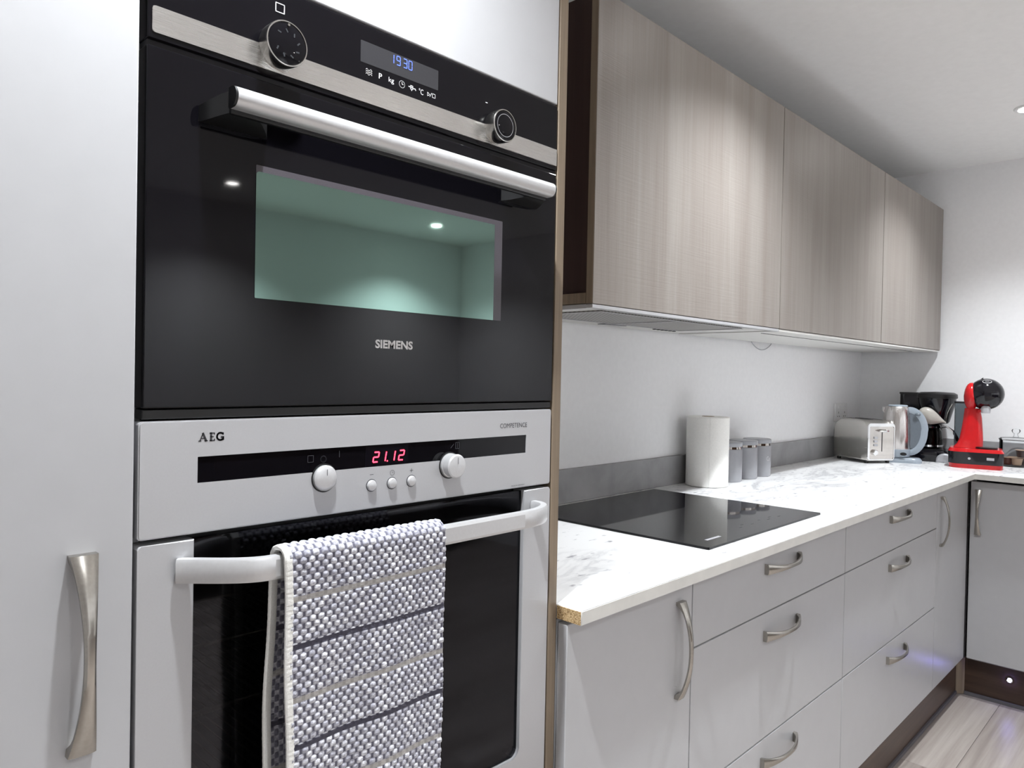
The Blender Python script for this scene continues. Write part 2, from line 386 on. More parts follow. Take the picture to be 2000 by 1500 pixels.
# ------------------------------------------------------------------ the room
XL, XR, YB, YF = -1.75, 3.663, .58, -3.62
fl = struct('floor', B(XL, XR, YF, YB, -.06, -.009), 'grout')
pm = finish(B(0, 1.279, 0, .189, -.009, 0, bev=.0005, seg=1)); pm.name = 'plank'; pm.materials.append(M['plank'])
PK = []
yy = YB-.15; row = 0
while yy > YF+.01:
    x = XL-((row*.47) % 1.28)
    while x < XR:
        a, bx_ = max(x, XL), min(x+1.279, XR); lo, hi = max(yy-.19, YF), yy
        if bx_-a > .02 and hi-lo > .02:
            o = bpy.data.objects.new('plank', pm); COL.objects.link(o); o.parent = fl; o.location = (a, lo, 0); o.scale = ((bx_-a)/1.279, (hi-lo)/.19, 1)
        x += 1.28
    yy -= .19; row += 1
struct('ceiling', B(XL, XR, YF, YB, CEIL, CEIL+.05), 'ceil')
struct('wall_back', B(XL-.1, XR+.1, YB, YB+.1, 0, CEIL), 'wall')
struct('wall_right', B(XR, XR+.1, YF, YB, 0, CEIL), 'wall')
struct('wall_front', B(XL-.1, XR+.1, YF-.1, YF, 0, CEIL), 'wall')
struct('wall_left', B(XL-.1, XL, YF, YB, 0, CEIL), 'wall')
struct('baseboard_front', B(XL, XR, YF, YF+.015, 0, .1, bev=.004), 'white')

# ceiling downlights, each with its own lamp; the mid-room pair is added fill
WHERE = ['above the tall cabinet and ovens', 'above the hob side of the worktop', 'near the corner above the coffee machines', 'added as unseen fill in mid room, nearer the left wall', 'added as unseen fill in mid room, nearer the hob', 'by the far wall opposite the ovens, nearest the left wall', 'by the far wall opposite the ovens, middle one', 'by the far wall opposite the ovens, nearest the right wall']
for i, (lx, ly) in enumerate(DOWNLIGHTS):
    t = thing('ceiling_downlight', 'small round recessed ceiling spotlight '+WHERE[i], 'ceiling light', (lx, ly, CEIL), None, 'recessed ceiling spotlights')
    obj('rim', lathe(BM(), [(.030, CEIL), (.046, CEIL), (.046, CEIL-.003), (.043, CEIL-.006), (.034, CEIL-.006), (.030, CEIL-.002)], (lx, ly, 0), 32), 'white', t)
    obj('lens', lathe(BM(), [(.0295, CEIL-.0005), (.0295, CEIL-.003), (0, CEIL-.004)], (lx, ly, 0), 24), 'lamp', t)
    sd = bpy.data.lights.new('spot', 'SPOT'); sd.energy = SPOT_W*(1.05, .95, .72, 1.35, 1.3, 1.75, 1.75, 1.75)[i]; sd.spot_size = math.radians(122); sd.spot_blend = 1.0; sd.shadow_soft_size = .022; sd.color = (.94, .985, 1.025)
    so = bpy.data.objects.new('spot', sd); COL.objects.link(so); so.parent = t; so.location = (0, 0, -.012)

# ------------------------------------------------------------------ tall cabinet at the left
t = thing('tall_cabinet', 'tall pale grey cabinet with long nickel handle left of the ovens', 'cabinet', (-.3, .3, 0))
obj('body', B(-.604, -.006, .021, .575, .001, 2.22), 'carcass', t)
d = obj('door', B(-.602, -.003, .001, .020, .16, 2.215, bev=.0015), 'door', t)
obj('handle', handle_bm(-.0465, .001, 1.003), 'nickel', d, 'brushed nickel bow handle')
obj('plinth', B(-.604, -.006, .0, .0205, .002, .15), 'walnut', t)

# ------------------------------------------------------------------ oven housing
t = thing('oven_housing', 'tall oven tower cabinet, pale grey door above, grey-brown wood edge at right', 'cabinet', (.3, .3, 0))
obj('end_panel', B(.5985, .6172, .0, .578, .001, 2.22, bev=.0008, seg=1), 'woodedge', t, 'grey-brown wood end panel')
obj('side_panel', B(-.0055, .010, .024, .575, .001, 2.22), 'carcass', t)
obj('shelf', B(.0105, .598, .05, .575, .560, .578), 'carcass', t)
obj('top_board', B(.0105, .598, .024, .575, 1.69, 1.706), 'carcass', t)
obj('upper_door', B(.001, .5965, .001, .020, 1.6725, 2.215, bev=.0015), 'door', t)
d = obj('lower_door', B(.001, .5965, .001, .020, .16, .592, bev=.0015), 'door', t)
obj('plinth', B(-.005, .598, .0, .0205, .002, .15), 'walnut', t)

# ------------------------------------------------------------------ black compact oven
G = 'built-in ovens'
t = thing('compact_oven', 'black glass compact oven with green window, upper of the two ovens', 'oven', (.3, .28, 1.2112))
obj('chassis', B(.012, .588, .0215, .50, 1.2125, 1.662), 'blackplastic', t)
cp = obj('control_panel', prism(BM(), rrect(.0035, .5955, 1.5725, 1.6695, .001, 2), 'y', 0, .021, .0012), 'blackglass', t)
obj('steel_strip', prism(BM(), rrect(.0075, .5952, 1.5790, 1.6042, (.003, 0, 0, .003)), 'y', -.0009, .0005, .0004, 1), 'brushed', cp, 'brushed steel strip')
for (kx, kz, kr, nm) in ((.1355, 1.6043, .0238, 'left'), (.4622, 1.6022, .0222, 'right')):
    k = obj('knob', lathe(BM(), [(kr*.93, -.0009), (kr*.95, -.004), (kr, -.007), (kr, -.0200), (kr-.0005, -.0212), (kr-.0017, -.0214), (kr-.0019, -.0204)], (kx, 0, kz), 48, 'y'), 'knobsteel', t, 'round steel knob with black face')
    obj('knob_face', lathe(BM(), [(kr-.0020, -.0206), (kr-.0030, -.0210), (0, -.0211)], (kx, 0, kz), 40, 'y'), 'blackglass', k)
    if nm == 'left':
        obj('pointer', lathe(BM(), [(.0016, -.0212), (.0014, -.0222), (0, -.0223)], (kx+.001, 0, kz+kr-.0042), 14, 'y'), 'knobsteel', k)
        L = [[(kx+.012*math.cos(a), kz+.012*math.sin(a)), (kx+.0145*math.cos(a+.12), kz+.0145*math.sin(a+.12))] for a in [math.radians(q) for q in range(-150, 150, 40)]]
        obj('symbols', strokes(BM(), L, .0016, onY(-.0213)), 'print_k', k)
    else:
        C_ = [(kx+.0152*math.cos(2*math.pi*i/40), kz+.0152*math.sin(2*math.pi*i/40)) for i in range(41)]
        obj('face_ring', strokes(BM(), [C_], .0007, onY(-.0213)), 'silverplastic', k)
obj('standby_symbol', strokes(BM(), [[(.1328, 1.6442), (.1428, 1.6442), (.1428, 1.6535), (.1328, 1.6535), (.1328, 1.6442)]], .0009, onY(-.0002)), 'print_w', cp)
obj('dash_symbol', strokes(BM(), [[(.4442, 1.6340), (.4476, 1.6340)]], .0009, onY(-.0002)), 'print_w', cp)
dp = obj('display', prism(BM(), rrect(.2405, .359, 1.6252, 1.6504, .0006, 2), 'y', -.0003, .0005), 'display', cp, 'grey display with blue clock')
bm = BM(); xx = .2865
for ch, dx in (('1', -.0035), ('9', .0062), ('3', .0165), ('0', .0245)): seg7(bm, ch, xx+dx, 1.6375, .0052, .0105, .0011, -.0006, .0)
obj('clock_digits', bm, 'led_blue', dp)
y0 = -.0002
ic = []
wv = lambda z: [[(.2485+i*.00075, z+.0011*math.sin(i*.9)) for i in range(12)]]
obj('wave_symbol', strokes(BM(), wv(1.6135)+wv(1.6160)+wv(1.6185), .0007, onY(y0)), 'print_w', cp)
text('p_symbol', 'P', .2668, .2714, 1.6132, 1.6196, y0, 'print_w', cp, .01)
text('kg_symbol', 'kg', .2812, .2892, 1.6118, 1.6194, y0, 'print_w', cp, .0)
C_ = [(.3014+.0042*math.cos(2*math.pi*i/28), 1.6162+.0042*math.sin(2*math.pi*i/28)) for i in range(29)]
obj('clock_symbol', strokes(BM(), [C_, [(.3014, 1.6188), (.3014, 1.6162), (.3034, 1.6162)]], .0007, onY(y0)), 'print_w', cp)
obj('steam_symbol', strokes(BM(), [[(.3118, 1.6168), (.3146, 1.6168)], [(.3146, 1.6186), (.3182, 1.6186), (.3182, 1.6145), (.3146, 1.6145), (.3146, 1.6186)], [(.3146, 1.6166), (.3182, 1.6166)], [(.3164, 1.6145), (.3164, 1.6128)], [(.3182, 1.6160), (.3220, 1.6163), (.3228, 1.6148)]], .0011, onY(y0)), 'print_w', cp)
text('celsius_symbol', '°C', .3280, .3350, 1.6122, 1.6194, y0, 'print_w', cp, .0)
obj('start_stop_symbol', strokes(BM(), [[(.3418, 1.6185), (.3418, 1.6137), (.3456, 1.6161), (.3418, 1.6185)], [(.3456, 1.6137), (.3486, 1.6187)], [(.3498, 1.6139), (.3545, 1.6139), (.3545, 1.6186), (.3498, 1.6186), (.3498, 1.6139)]], .0006, onY(y0)), 'print_w', cp)
obj('vent_gap', B(.0045, .5968, .004, .0215, 1.560, 1.5785), 'gap', t)
dr = obj('oven_door', prism(BM(), rrect(.0035, .5955, 1.2225, 1.5665, .0012, 2), 'y', 0, .0205, .0011), 'blackglass', t, 'black glass door')
w = obj('window_border', prism(BM(), rrect(.1135, .4815, 1.3370, 1.4768, .0008, 2), 'y', -.0003, .0004), 'windowframe', dr)
obj('window_glass', prism(BM(), rrect(.1135, .4660, 1.3370, 1.4700, (.0008, .0008, .0008, .0035)), 'y', -.0007, .0002), 'greenglass', dr, 'green tinted mirror-like window')
text('maker_lettering', 'SIEMENS', .2682, .3252, 1.2903, 1.3008, -.0004, 'print_w', dr, .035)
# handle: rounded satin bar on two black brackets
hb = BM(); sec = []
for a in range(-90, 91, 15):
    q = math.radians(a); sec.append((-.0435-.009*math.cos(q), 1.5243+.0098*math.sin(q)))
sec += [(-.036, 1.5341), (-.036, 1.5145)]
loft(hb, [[(x, p[0], p[1]) for p in sec] for x in (.0685, .5345)])
hn = obj('handle', hb, 'alu', dr, 'satin aluminium bar handle')
for xa, xb in ((.0660, .0684), (.5346, .5368)):
    obj('handle_end_cap', loft(BM(), [[(x, p[0], p[1]) for p in sec] for x in (xa, xb)]), 'blackplastic', dr)
obj('handle_back', B(.0692, .5338, -.0358, -.0300, 1.5105, 1.5335, bev=.001, seg=1), 'blackplastic', dr)
for s in (0, 1):
    bm = BM(); X = (lambda x: x) if not s else (lambda x: .603-x)
    loft(bm, [[(X(x), y, z) for x, z in ((xa, 1.5058+dz), (xb, 1.5058+dz), (xb, zt), (xa, zt))] for (xa, xb, y, dz, zt) in ((.0525, .125, 0.0, 0, 1.5215), (.057, .118, -.012, .001, 1.5255), (.064, .108, -.024, .004, 1.5305), (.0693, .100, -.0310, .006, 1.5330))])
    obj('handle_bracket', bm, 'blackplastic', dr)
obj('base_trim', B(.0035, .5955, .002, .0205, 1.2118, 1.2215, bev=.001, seg=1), 'blackplastic', t)

# ------------------------------------------------------------------ silver oven
t = thing('silver_oven', 'silver built-in oven with red clock and curved handle, below the black oven', 'oven', (.3, .28, .5785))
obj('chassis_top', B(.012, .588, .024, .50, 1.062, 1.205), 'blackplastic', t)
obj('chassis_left', B(.012, .052, .0300, .50, .5795, 1.0615), 'blackplastic', t)
obj('chassis_right', B(.5495, .588, .0300, .50, .5795, 1.0615), 'blackplastic', t)
obj('chassis_bottom', B(.0525, .549, .0300, .50, .5795, .672), 'blackplastic', t)
cav = BM(); frame(cav, rrect(.053, .5488, .6725, 1.0610, .012), rrect(.0545, .5475, .674, 1.0595, .011), 'y', .0305, .47); box(cav, .053, .5488, .4702, .478, .6725, 1.061)
obj('cavity', cav, 'cavity', t)
# fascia with a slot for the black glass strip
fa = BM(); frame(fa, rrect(.0005, .5955, 1.0965, 1.2100, .0035), rrect(.0565, .5400, 1.1468, 1.1733, .0006), 'y', .0012, .022)
frame(fa, rrect(.0017, .5943, 1.0977, 1.2088, .003), rrect(.0565, .5400, 1.1468, 1.1733, .0006), 'y', 0, .0012)
fs = obj('control_panel', fa, 'silver', t, 'silver control panel')
st = obj('display_strip', B(.0567, .5398, .0012, .010, 1.1470, 1.1731), 'blackglass', t, 'long black glass strip')
# lettering: three serif capitals in heavy strokes with small feet
def serif(bm, lines, w): return strokes(bm, lines, w, onY(-.0002))
h0, h1 = 1.1890, 1.1965
bm = BM()
serif(bm, [[(.0583, h0), (.0614, h1)], [(.0599, h0+.0025), (.0632, h0+.0025)], [(.0572, h0), (.0594, h0)], [(.0632, h0), (.0660, h0)], [(.0684, h1), (.0730, h1), (.0730, h1-.0013)], [(.0684, h0), (.0732, h0), (.0732, h0+.0013)], [(.0696, (h0+h1)/2), (.0720, (h0+h1)/2)], [(.0822, h1), (.0822, h1-.0016)]], .0011)
serif(bm, [[(.0614, h1), (.0646, h0)], [(.0696, h0), (.0696, h1)]], .0022)
arc = [(.0793+.0036*math.cos(math.radians(q)), (h0+h1)/2+.0037*math.sin(math.radians(q))) for q in range(40, 330, 20)]
serif(bm, [arc, [(.0823, h0+.0006), (.0823, h0+.003), (.0803, h0+.003)]], .0018)
obj('maker_lettering', bm, 'print_d', fs)
text('range_lettering', 'COMPETENCE', .4848, .5408, 1.1850, 1.1916, -.0002, 'print_d', fs, .0)
text('origin_lettering', 'MADE IN GERMANY', .5100, .5385, 1.0997, 1.1012, -.0002, 'print_d', fs)
# left knob pressed in, right knob standing out
for (kx, kz, kr, dep) in ((.2010, 1.1396, .0146, .0055), (.3905, 1.1398, .0160, .0165)):
    obj('knob_collar', lathe(BM(), [(kr+.0018, .006), (kr+.0018, -.0006), (kr+.0004, -.0006), (kr+.0004, .006)], (kx, 0, kz), 44, 'y'), 'blackplastic', t)
    if dep > .01: pr = [(kr, .004), (kr, -.0035), (kr-.0026, -.0045), (kr-.0026, -.0062), (kr-.0006, -.0068), (kr-.0004, -dep+.0016), (kr-.002, -dep), (0, -dep-.0012)]
    else: pr = [(kr, .004), (kr, -dep+.002), (kr-.0016, -dep+.0004), (kr*.6, -dep-.0005), (0, -dep-.001)]
    k = obj('knob', lathe(BM(), pr, (kx, 0, kz), 44, 'y'), 'alu', t, 'round silver knob')
    obj('pointer', strokes(BM(), [[(kx, kz+.0035), (kx, kz+kr-.0045)]], .0007, onY(-dep-.0014)), 'print_d', k)
for bx_ in (.2663, .2966, .3269):
    obj('button_collar', lathe(BM(), [(.0076, .001), (.0076, -.0003), (.0068, -.0003), (.0068, .001)], (bx_, 0, 1.1247), 32, 'y'), 'print_d', t)
    obj('button', lathe(BM(), [(.0067, .002), (.0067, -.0012), (.0058, -.0028), (.003, -.0036), (0, -.0038)], (bx_, 0, 1.1247), 32, 'y'), 'alu', t, 'small round silver button')
obj('minus_mark', strokes(BM(), [[(.2640, 1.1378), (.2688, 1.1378)]], .0006, onY(-.0002)), 'print_d', fs)
C_ = [(.2970+.0032*math.cos(2*math.pi*i/24), 1.1375+.0032*math.sin(2*math.pi*i/24)) for i in range(25)]
obj('clock_mark', strokes(BM(), [C_, [(.2970, 1.1393), (.2970, 1.1375), (.2985, 1.1375)]], .0004, onY(-.0002)), 'print_d', fs)
obj('plus_mark', strokes(BM(), [[(.3245, 1.1380), (.3293, 1.1380)], [(.3269, 1.1357), (.3269, 1.1403)]], .0006, onY(-.0002)), 'print_d', fs)
dp = obj('clock_window', B(.2580, .3220, .0008, .0014, 1.1478, 1.1726), 'display', st); dp.data.materials[0] = M['glossblack']
bm = BM(); s7 = -.0001
for ch, x in (('2', .2682), ('1', .2790), ('1', .2925), ('2', .3065)): seg7(bm, ch, x, 1.1525, .0072, .0118, .0017, .0004, .18)
strokes(bm, [[(.2893, 1.1526), (.2899, 1.1526)]], .0017, onY(.0004))
obj('clock_digits', bm, 'led_red', dp, 'red lit digits')
bm = BM()
strokes(bm, [[(.1805, 1.1585), (.1875, 1.1585), (.1875, 1.1660), (.1805, 1.1660), (.1805, 1.1585)], [(.2215, 1.1690), (.2215, 1.1620)]], .0005, onY(.0010))
obj('setting_symbols', bm, 'print_f', st)['kind'] = 'stuff'
bm = BM(); C_ = [(.2005+.0035*math.cos(2*math.pi*i/20), 1.1610+.0035*math.sin(2*math.pi*i/20)) for i in range(21)]
strokes(bm, [C_], .0012, onY(.0010)); strokes(bm, [[(.3935, 1.1622), (.3985, 1.1672)], [(.4020, 1.1610), (.4085, 1.1610), (.4085, 1.1690), (.4020, 1.1690), (.4020, 1.1610)], [(.4052, 1.1610), (.4052, 1.1690)]], .0006, onY(.0010))
obj('setting_symbols', bm, 'print_f', st)['kind'] = 'stuff'
# door: silver U frame, smoked glass, curved handle
Z0, ZT = .594, 1.0912
def arcp(cx, cz, q, a0, a1, n=6): return [(cx+q*math.cos(math.radians(a0+(a1-a0)*i/n)), cz+q*math.sin(math.radians(a0+(a1-a0)*i/n))) for i in range(n+1)]
U = [(.0005, Z0), (.5955, Z0)] + arcp(.5920, ZT-.0035, .0035, 0, 90) + [(.5380, ZT)] + arcp(.5240, .710, .014, 0, -90)[0:] + arcp(.0684, .710, .014, 270, 180) + [(.0544, ZT)] + arcp(.0040, ZT-.0035, .0035, 90, 180)
dr = obj('oven_door', prism(BM(), U, 'y', 0, .022, .0012), 'silver', t, 'silver door frame')
obj('door_glass', B(.0550, .5374, .0060, .0105, .6970, ZT-.0005), 'smoked', dr, 'dark see-through door glass')
path = []
for i in range(13): a = i/12; path.append((.0375+.075*a, -.001-.0495*math.sin(math.pi/2*min(1, a*1.0))**1.15))
path += [(.20, -.0505), (.30, -.0505), (.40, -.0505), (.480, -.0505)]
for i in range(1, 13): a = i/12; path.append((.480+.0775*math.sin(math.pi/2*a), -.001-.0495*math.cos(math.pi/2*a)**.75 if a < 1 else -.001))
hw = .0060
sec = [(hw*s_[0], 1.0628+.0118*s_[1]) for s_ in ((1, -.72), (1, .72), (.72, 1), (-.72, 1), (-1, .72), (-1, -.72), (-.72, -1), (.72, -1))]
obj('handle', sweep(BM(), path, sec), 'alu', dr, 'curved satin silver handle', 50)
# wire shelves and side runners inside
for z in (.885, .792):
    bm = BM()
    for x in [.075+.0125*i for i in range(37)]: tube(bm, [(x, .055, z), (x, .445, z)], .0011, 5)
    for y in (.06, .25, .44): tube(bm, [(.062, y, z+.002), (.540, y, z+.002)], .0022, 6)
    obj('wire_shelf', bm, 'wire', t, 'wire oven shelf')
for x in (.0615, .5415):
    bm = BM()
    for y in (.075, .42): tube(bm, [(x, y, .69), (x, y, 1.03)], .002, 6)
    for z in (.72, .738, .782, .80, .845, .863, .905, .923, .965, .983): tube(bm, [(x, .072, z), (x, .425, z)], .0018, 6)
    obj('side_runner', bm, 'wire', t)

# ------------------------------------------------------------------ tea towel over the silver oven's handle
t = thing('tea_towel', 'grey and white waffle tea towel with navy lines hung over oven handle', 'towel', (.23, -.05, .70))
def cloth_path():
    """(y, z, t) along the cloth from the front hem over the bar to the rear hem; t=0 where the front leaves the bar"""
    P = []; n = 300; zf = 1.071
    for i in range(n+1):
        z = .690+(zf-.690)*i/n; P.append((-.0635, z))
    for i in range(1, 25):
        a = math.pi*i/24; P.append((-.0505-.0130*math.cos(a), zf+.0105*math.sin(a)))
    for i in range(1, 181):
        z = zf-(zf-.755)*i/180; k = i/180; P.append((-.0375+.012*math.sin(math.pi*min(1, k*1.6)/2), z))
    T = []; s = -(zf-.690)
    for i, p in enumerate(P):
        if i: s += math.dist(p, P[i-1])
        T.append((p[0], p[1], -s))
    return T
CP = cloth_path(); X0, X1, NX = .1225, .3290, 165
def loop_h(uu, tt):
    w1 = (tt-TB+PER/2) % PER-PER/2; w2 = (tt-TD+PER/2) % PER-PER/2
    if -.05 < tt < .025: w1 = w2 = 1
    if abs(w1) < .0030: return .0004
    if abs(w2) < .0024: return .0009
    rw = math.floor(tt/PR); off = .5 if rw % 2 else 0
    fu_ = abs((uu/PC+off) % 1-.5)*2; fv_ = abs((tt/PR) % 1-.5)*2
    q = math.sin(math.floor(uu/PC+off)*12.9898+rw*78.233)*43758.5453; q -= math.floor(q)
    return (.0015+.0010*q)*max(0, 1-(fu_/.8)**3)*max(0, 1-.8*fv_**3)
def cloth_pt(i, j, extra=0):
    y, z, tt = CP[i]; uu = (X1-X0)*j/NX
    y0_, z0_, _ = CP[max(i-1, 0)]; y1_, z1_, _ = CP[min(i+1, len(CP)-1)]
    tv = Vector((y1_-y0_, z1_-z0_)).normalized(); nv = Vector((-tv.y, tv.x))
    h = loop_h(uu, tt)+extra
    k = max(0, tt)/.38
    x = X0+uu+.007*k*(1-j/NX)+.0008*math.sin(tt*40)
    wob = .004*k*math.sin(uu*55+1)*(1 if y < -.05 else .3)
    return Vector((x, y+nv.x*h-wob*(1 if y < -.05 else 0), z+nv.y*h))
bm = BM(); ul = bm.loops.layers.uv.new('UVMap')
V = [[bm.verts.new(cloth_pt(i, j)) for j in range(NX+1)] for i in range(len(CP))]
for i in range(len(CP)-1):
    for j in range(NX):
        f_ = bm.faces.new((V[i][j], V[i][j+1], V[i+1][j+1], V[i+1][j]))
        for lp, (a, b_) in zip(f_.loops, ((i, j), (i, j+1), (i+1, j+1), (i+1, j))): lp[ul].uv = ((X1-X0)*b_/NX, CP[a][2])
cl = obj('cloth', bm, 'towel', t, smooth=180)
md = cl.modifiers.new('thickness', 'SOLIDIFY'); md.thickness = .0022; md.offset = 0
rings = []
for i in range(0, len(CP), 2):
    p = cloth_pt(i, 0); y, z, tt = CP[i]; y0_, z0_, _ = CP[max(i-1, 0)]; y1_, z1_, _ = CP[min(i+1, len(CP)-1)]
    tv = Vector((y1_-y0_, z1_-z0_)).normalized(); nv = Vector((-tv.y, tv.x)); g = 1+.14*math.sin(i*1.35)
    c_ = Vector((p.x, p.y, p.z)) - Vector((0, nv.x, nv.y))*loop_h(0, tt)
    rings.append([c_+Vector((dx, nv.x*dn*g, nv.y*dn*g)) for dx, dn in ((-.0050, -.0008), (-.0050, .0016), (-.0035, .0028), (.0018, .0030), (.0034, .0018), (.0034, -.0016), (.0018, -.0026), (-.0035, -.0024))])
obj('hem', loft(BM(), rings), 'hem', t, 'white ribbed side hem')

# ------------------------------------------------------------------ base cabinets
ZB, ZTOP = .163, .8775; YD = -.02
SOFT = 'base units along the back wall'
def base_unit(name, label, x0, x1):
    t = thing(name, label, 'cabinet', ((x0+x1)/2, .28, 0), None, SOFT)
    bm = BM(); yb = .0005
    for a in ((x0+.0008, x0+.016, yb, .565, .155, .8825), (x1-.016, x1-.0008, yb, .565, .155, .8825), (x0+.0165, x1-.0165, yb, .565, .155, .171), (x0+.0165, x1-.0165, .55, .565, .1715, .8825), (x0+.0165, x1-.0165, yb, .09, .867, .8825)): box(bm, *a)
    obj('carcass', bm, 'carcass', t)
    return t
def front(t, nm, x0, x1, z0, z1): return obj(nm, B(x0+.0014, x1-.0014, YD, -.001, z0, z1, bev=.0014), 'door', t)
b0, b1, b2, b3, b4 = .6185, .995, 1.793, 2.683, 3.128
t = base_unit('base_cabinet', 'pale grey base cabinet with one door, vertical handle, next to the ovens', b0, b1)
d = front(t, 'door', b0, b1, ZB, ZTOP); obj('handle', handle_bm(.947, YD, .757), 'nickel', d, 'brushed nickel bow handle')
for (x0, x1, hx, lab) in ((b1, b2, 1.393, 'wide pale grey unit of three drawers below the hob'), (b2, b3, 2.247, 'pale grey unit of three drawers nearer the corner, right of the hob')):
    t = base_unit('drawer_unit', lab, x0, x1)
    for z0, z1, hz in ((.7455, ZTOP, .8425), (.4625, .7425, .694), (ZB, .4595, .411)):
        d = front(t, 'drawer', x0, x1, z0, z1); obj('handle', handle_bm(hx, YD, hz, True), 'nickel', d, 'brushed nickel bow handle')
t = base_unit('base_cabinet', 'narrow pale grey base cabinet in the corner, with slim bow handle', b3, b4)
d = front(t, 'door', b3, b4, ZB, ZTOP); obj('handle', handle_bm(2.735, YD, .762), 'nickel', d, 'brushed nickel bow handle')
# return along the right wall
XD = 3.135
for y1, y0, lab, hy in ((-.0265, -.55, 'pale grey corner cabinet on the right-hand return, handle near the corner', -.056), (-.5515, -1.15, 'pale grey cabinet on the return run, beyond the right edge of the view', -1.10)):
    t = thing('base_cabinet', lab, 'cabinet', (3.4, (y0+y1)/2, 0), None, 'base units along the right wall')
    bm = BM(); xb = XD+.0195
    for a in ((xb, 3.65, y0+.0008, y0+.016, .155, .8825), (xb, 3.65, y1-.016, y1-.0008, .155, .8825), (xb, 3.65, y0+.0165, y1-.0165, .155, .171), (3.635, 3.65, y0+.0165, y1-.0165, .1715, .8825)): box(bm, *a)
    obj('carcass', bm, 'carcass', t)
    d = obj('door', B(XD, XD+.019, y0+.0014, y1-.0014, ZB, ZTOP-.006, bev=.0014), 'door', t)
    obj('handle', handle_bm(XD, hy, .751, False, '-x'), 'nickel', d, 'brushed nickel bow handle')
# dark strip painted in for the shaded corner gap, dark plinths
tag(obj('corner_gap_shade', B(3.1295, 3.1345, -.024, -.004, .163, .8775), 'gap'), 'thin dark strip painted in for the shaded gap between base cabinet doors at the inner corner', 'shade strip')
tag(obj('plinth_board', B(.619, 3.1800, .012, .028, .0135, .152), 'walnut'), 'long dark walnut plinth under the drawer fronts', 'plinth')
tag(obj('plinth_board', B(3.1805, 3.196, -1.15, .0115, .0135, .152), 'walnuty'), 'dark walnut plinth under the return, holding a small blue light', 'plinth')
tag(obj('corner_trim', prism(BM(), [(3.1795, .0110), (3.1560, .0110), (3.1620, -.0040), (3.1700, -.0110), (3.1795, -.0150)], 'z', .002, .152), 'woodedge'), 'small brown corner trim joining the two dark plinths', 'trim strip')
struct('trim_1', B(.619, 3.155, .006, .028, .0005, .013), 'grout'); struct('trim_2', B(3.172, 3.196, -1.15, -.016, .0005, .013), 'grout')
t = thing('plinth_light', 'tiny round blue-white light set in the dark plinth of the return', 'light', (3.1805, -.168, .102))
obj('ring', lathe(BM(), [(.006, 3.180), (.011, 3.180), (.011, 3.1775), (.008, 3.1765), (.006, 3.1785)], (0, -.168, .102), 20, 'x'), 'chrome', t)
pd = bpy.data.lights.new('led', 'POINT'); pd.energy = .025; pd.color = (.25, .22, 1); pd.shadow_soft_size = .004
po = bpy.data.objects.new('led', pd); COL.objects.link(po); po.parent = t; po.location = (-.008, 0, 0)
obj('lens', lathe(BM(), [(.0058, 3.180), (.0058, 3.1782), (0, 3.1772)], (0, -.168, .102), 16, 'x'), 'led_plinth', t)

# ------------------------------------------------------------------ worktop, upstands, hob
ZC = .9055
t = thing('worktop', 'white marble-effect L-shaped worktop with raw chipboard end by the ovens', 'worktop', (1.9, .27, .884))
obj('slab', prism(BM(), [(.6190, -.0475), (3.0970, -.0475), (3.0970, -1.16), (3.6620, -1.16), (3.6620, .579), (.6190, .579)], 'z', ZC, .884, .0012), 'marble', t)
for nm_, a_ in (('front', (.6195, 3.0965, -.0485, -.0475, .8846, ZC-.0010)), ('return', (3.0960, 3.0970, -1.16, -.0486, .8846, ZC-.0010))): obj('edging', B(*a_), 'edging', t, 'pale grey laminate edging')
obj('chipboard_end', B(.6176, .6190, -.0470, -.0005, .8845, ZC-.0009), 'chip', t, 'raw chipboard cut end')
tag(obj('upstand', B(.6190, 3.6500, .5675, .5795, ZC+.0003, 1.001, bev=.001, seg=1), 'upstand'), 'long grey concrete-look upstand along the back wall', 'upstand')
tag(obj('upstand', B(3.6505, 3.6625, -1.16, .5670, ZC+.0003, 1.001, bev=.001, seg=1), 'upstand'), 'grey concrete-look upstand along the right wall behind the coffee machines', 'upstand')
t = thing('induction_hob', 'flat black glass induction hob set on the white worktop', 'hob', (1.424, .28, ZC+.0003))
hg = obj('glass', prism(BM(), rrect(1.1265, 1.7215, .0205, .5385, .003), 'z', ZC+.0052, ZC+.0003, .0012), 'blackglass', t)
zz = ZC+.0054
onZ = lambda z: (lambda a, b_: (a, b_, z))
obj('maker_plate', strokes(BM(), [[(1.189, .060), (1.245, .060)]], .0085, onZ(zz)), 'silverplastic', hg, 'thin silver plate')
bm = BM()
for i, x in enumerate((1.37, 1.40, 1.43, 1.49, 1.52, 1.55, 1.58)): strokes(bm, [[(x, .075+.012*(i % 2)), (x+.012, .075+.012*(i % 2))]], .002, onZ(zz))
obj('control_marks', bm, 'print_f', hg)['kind'] = 'stuff'

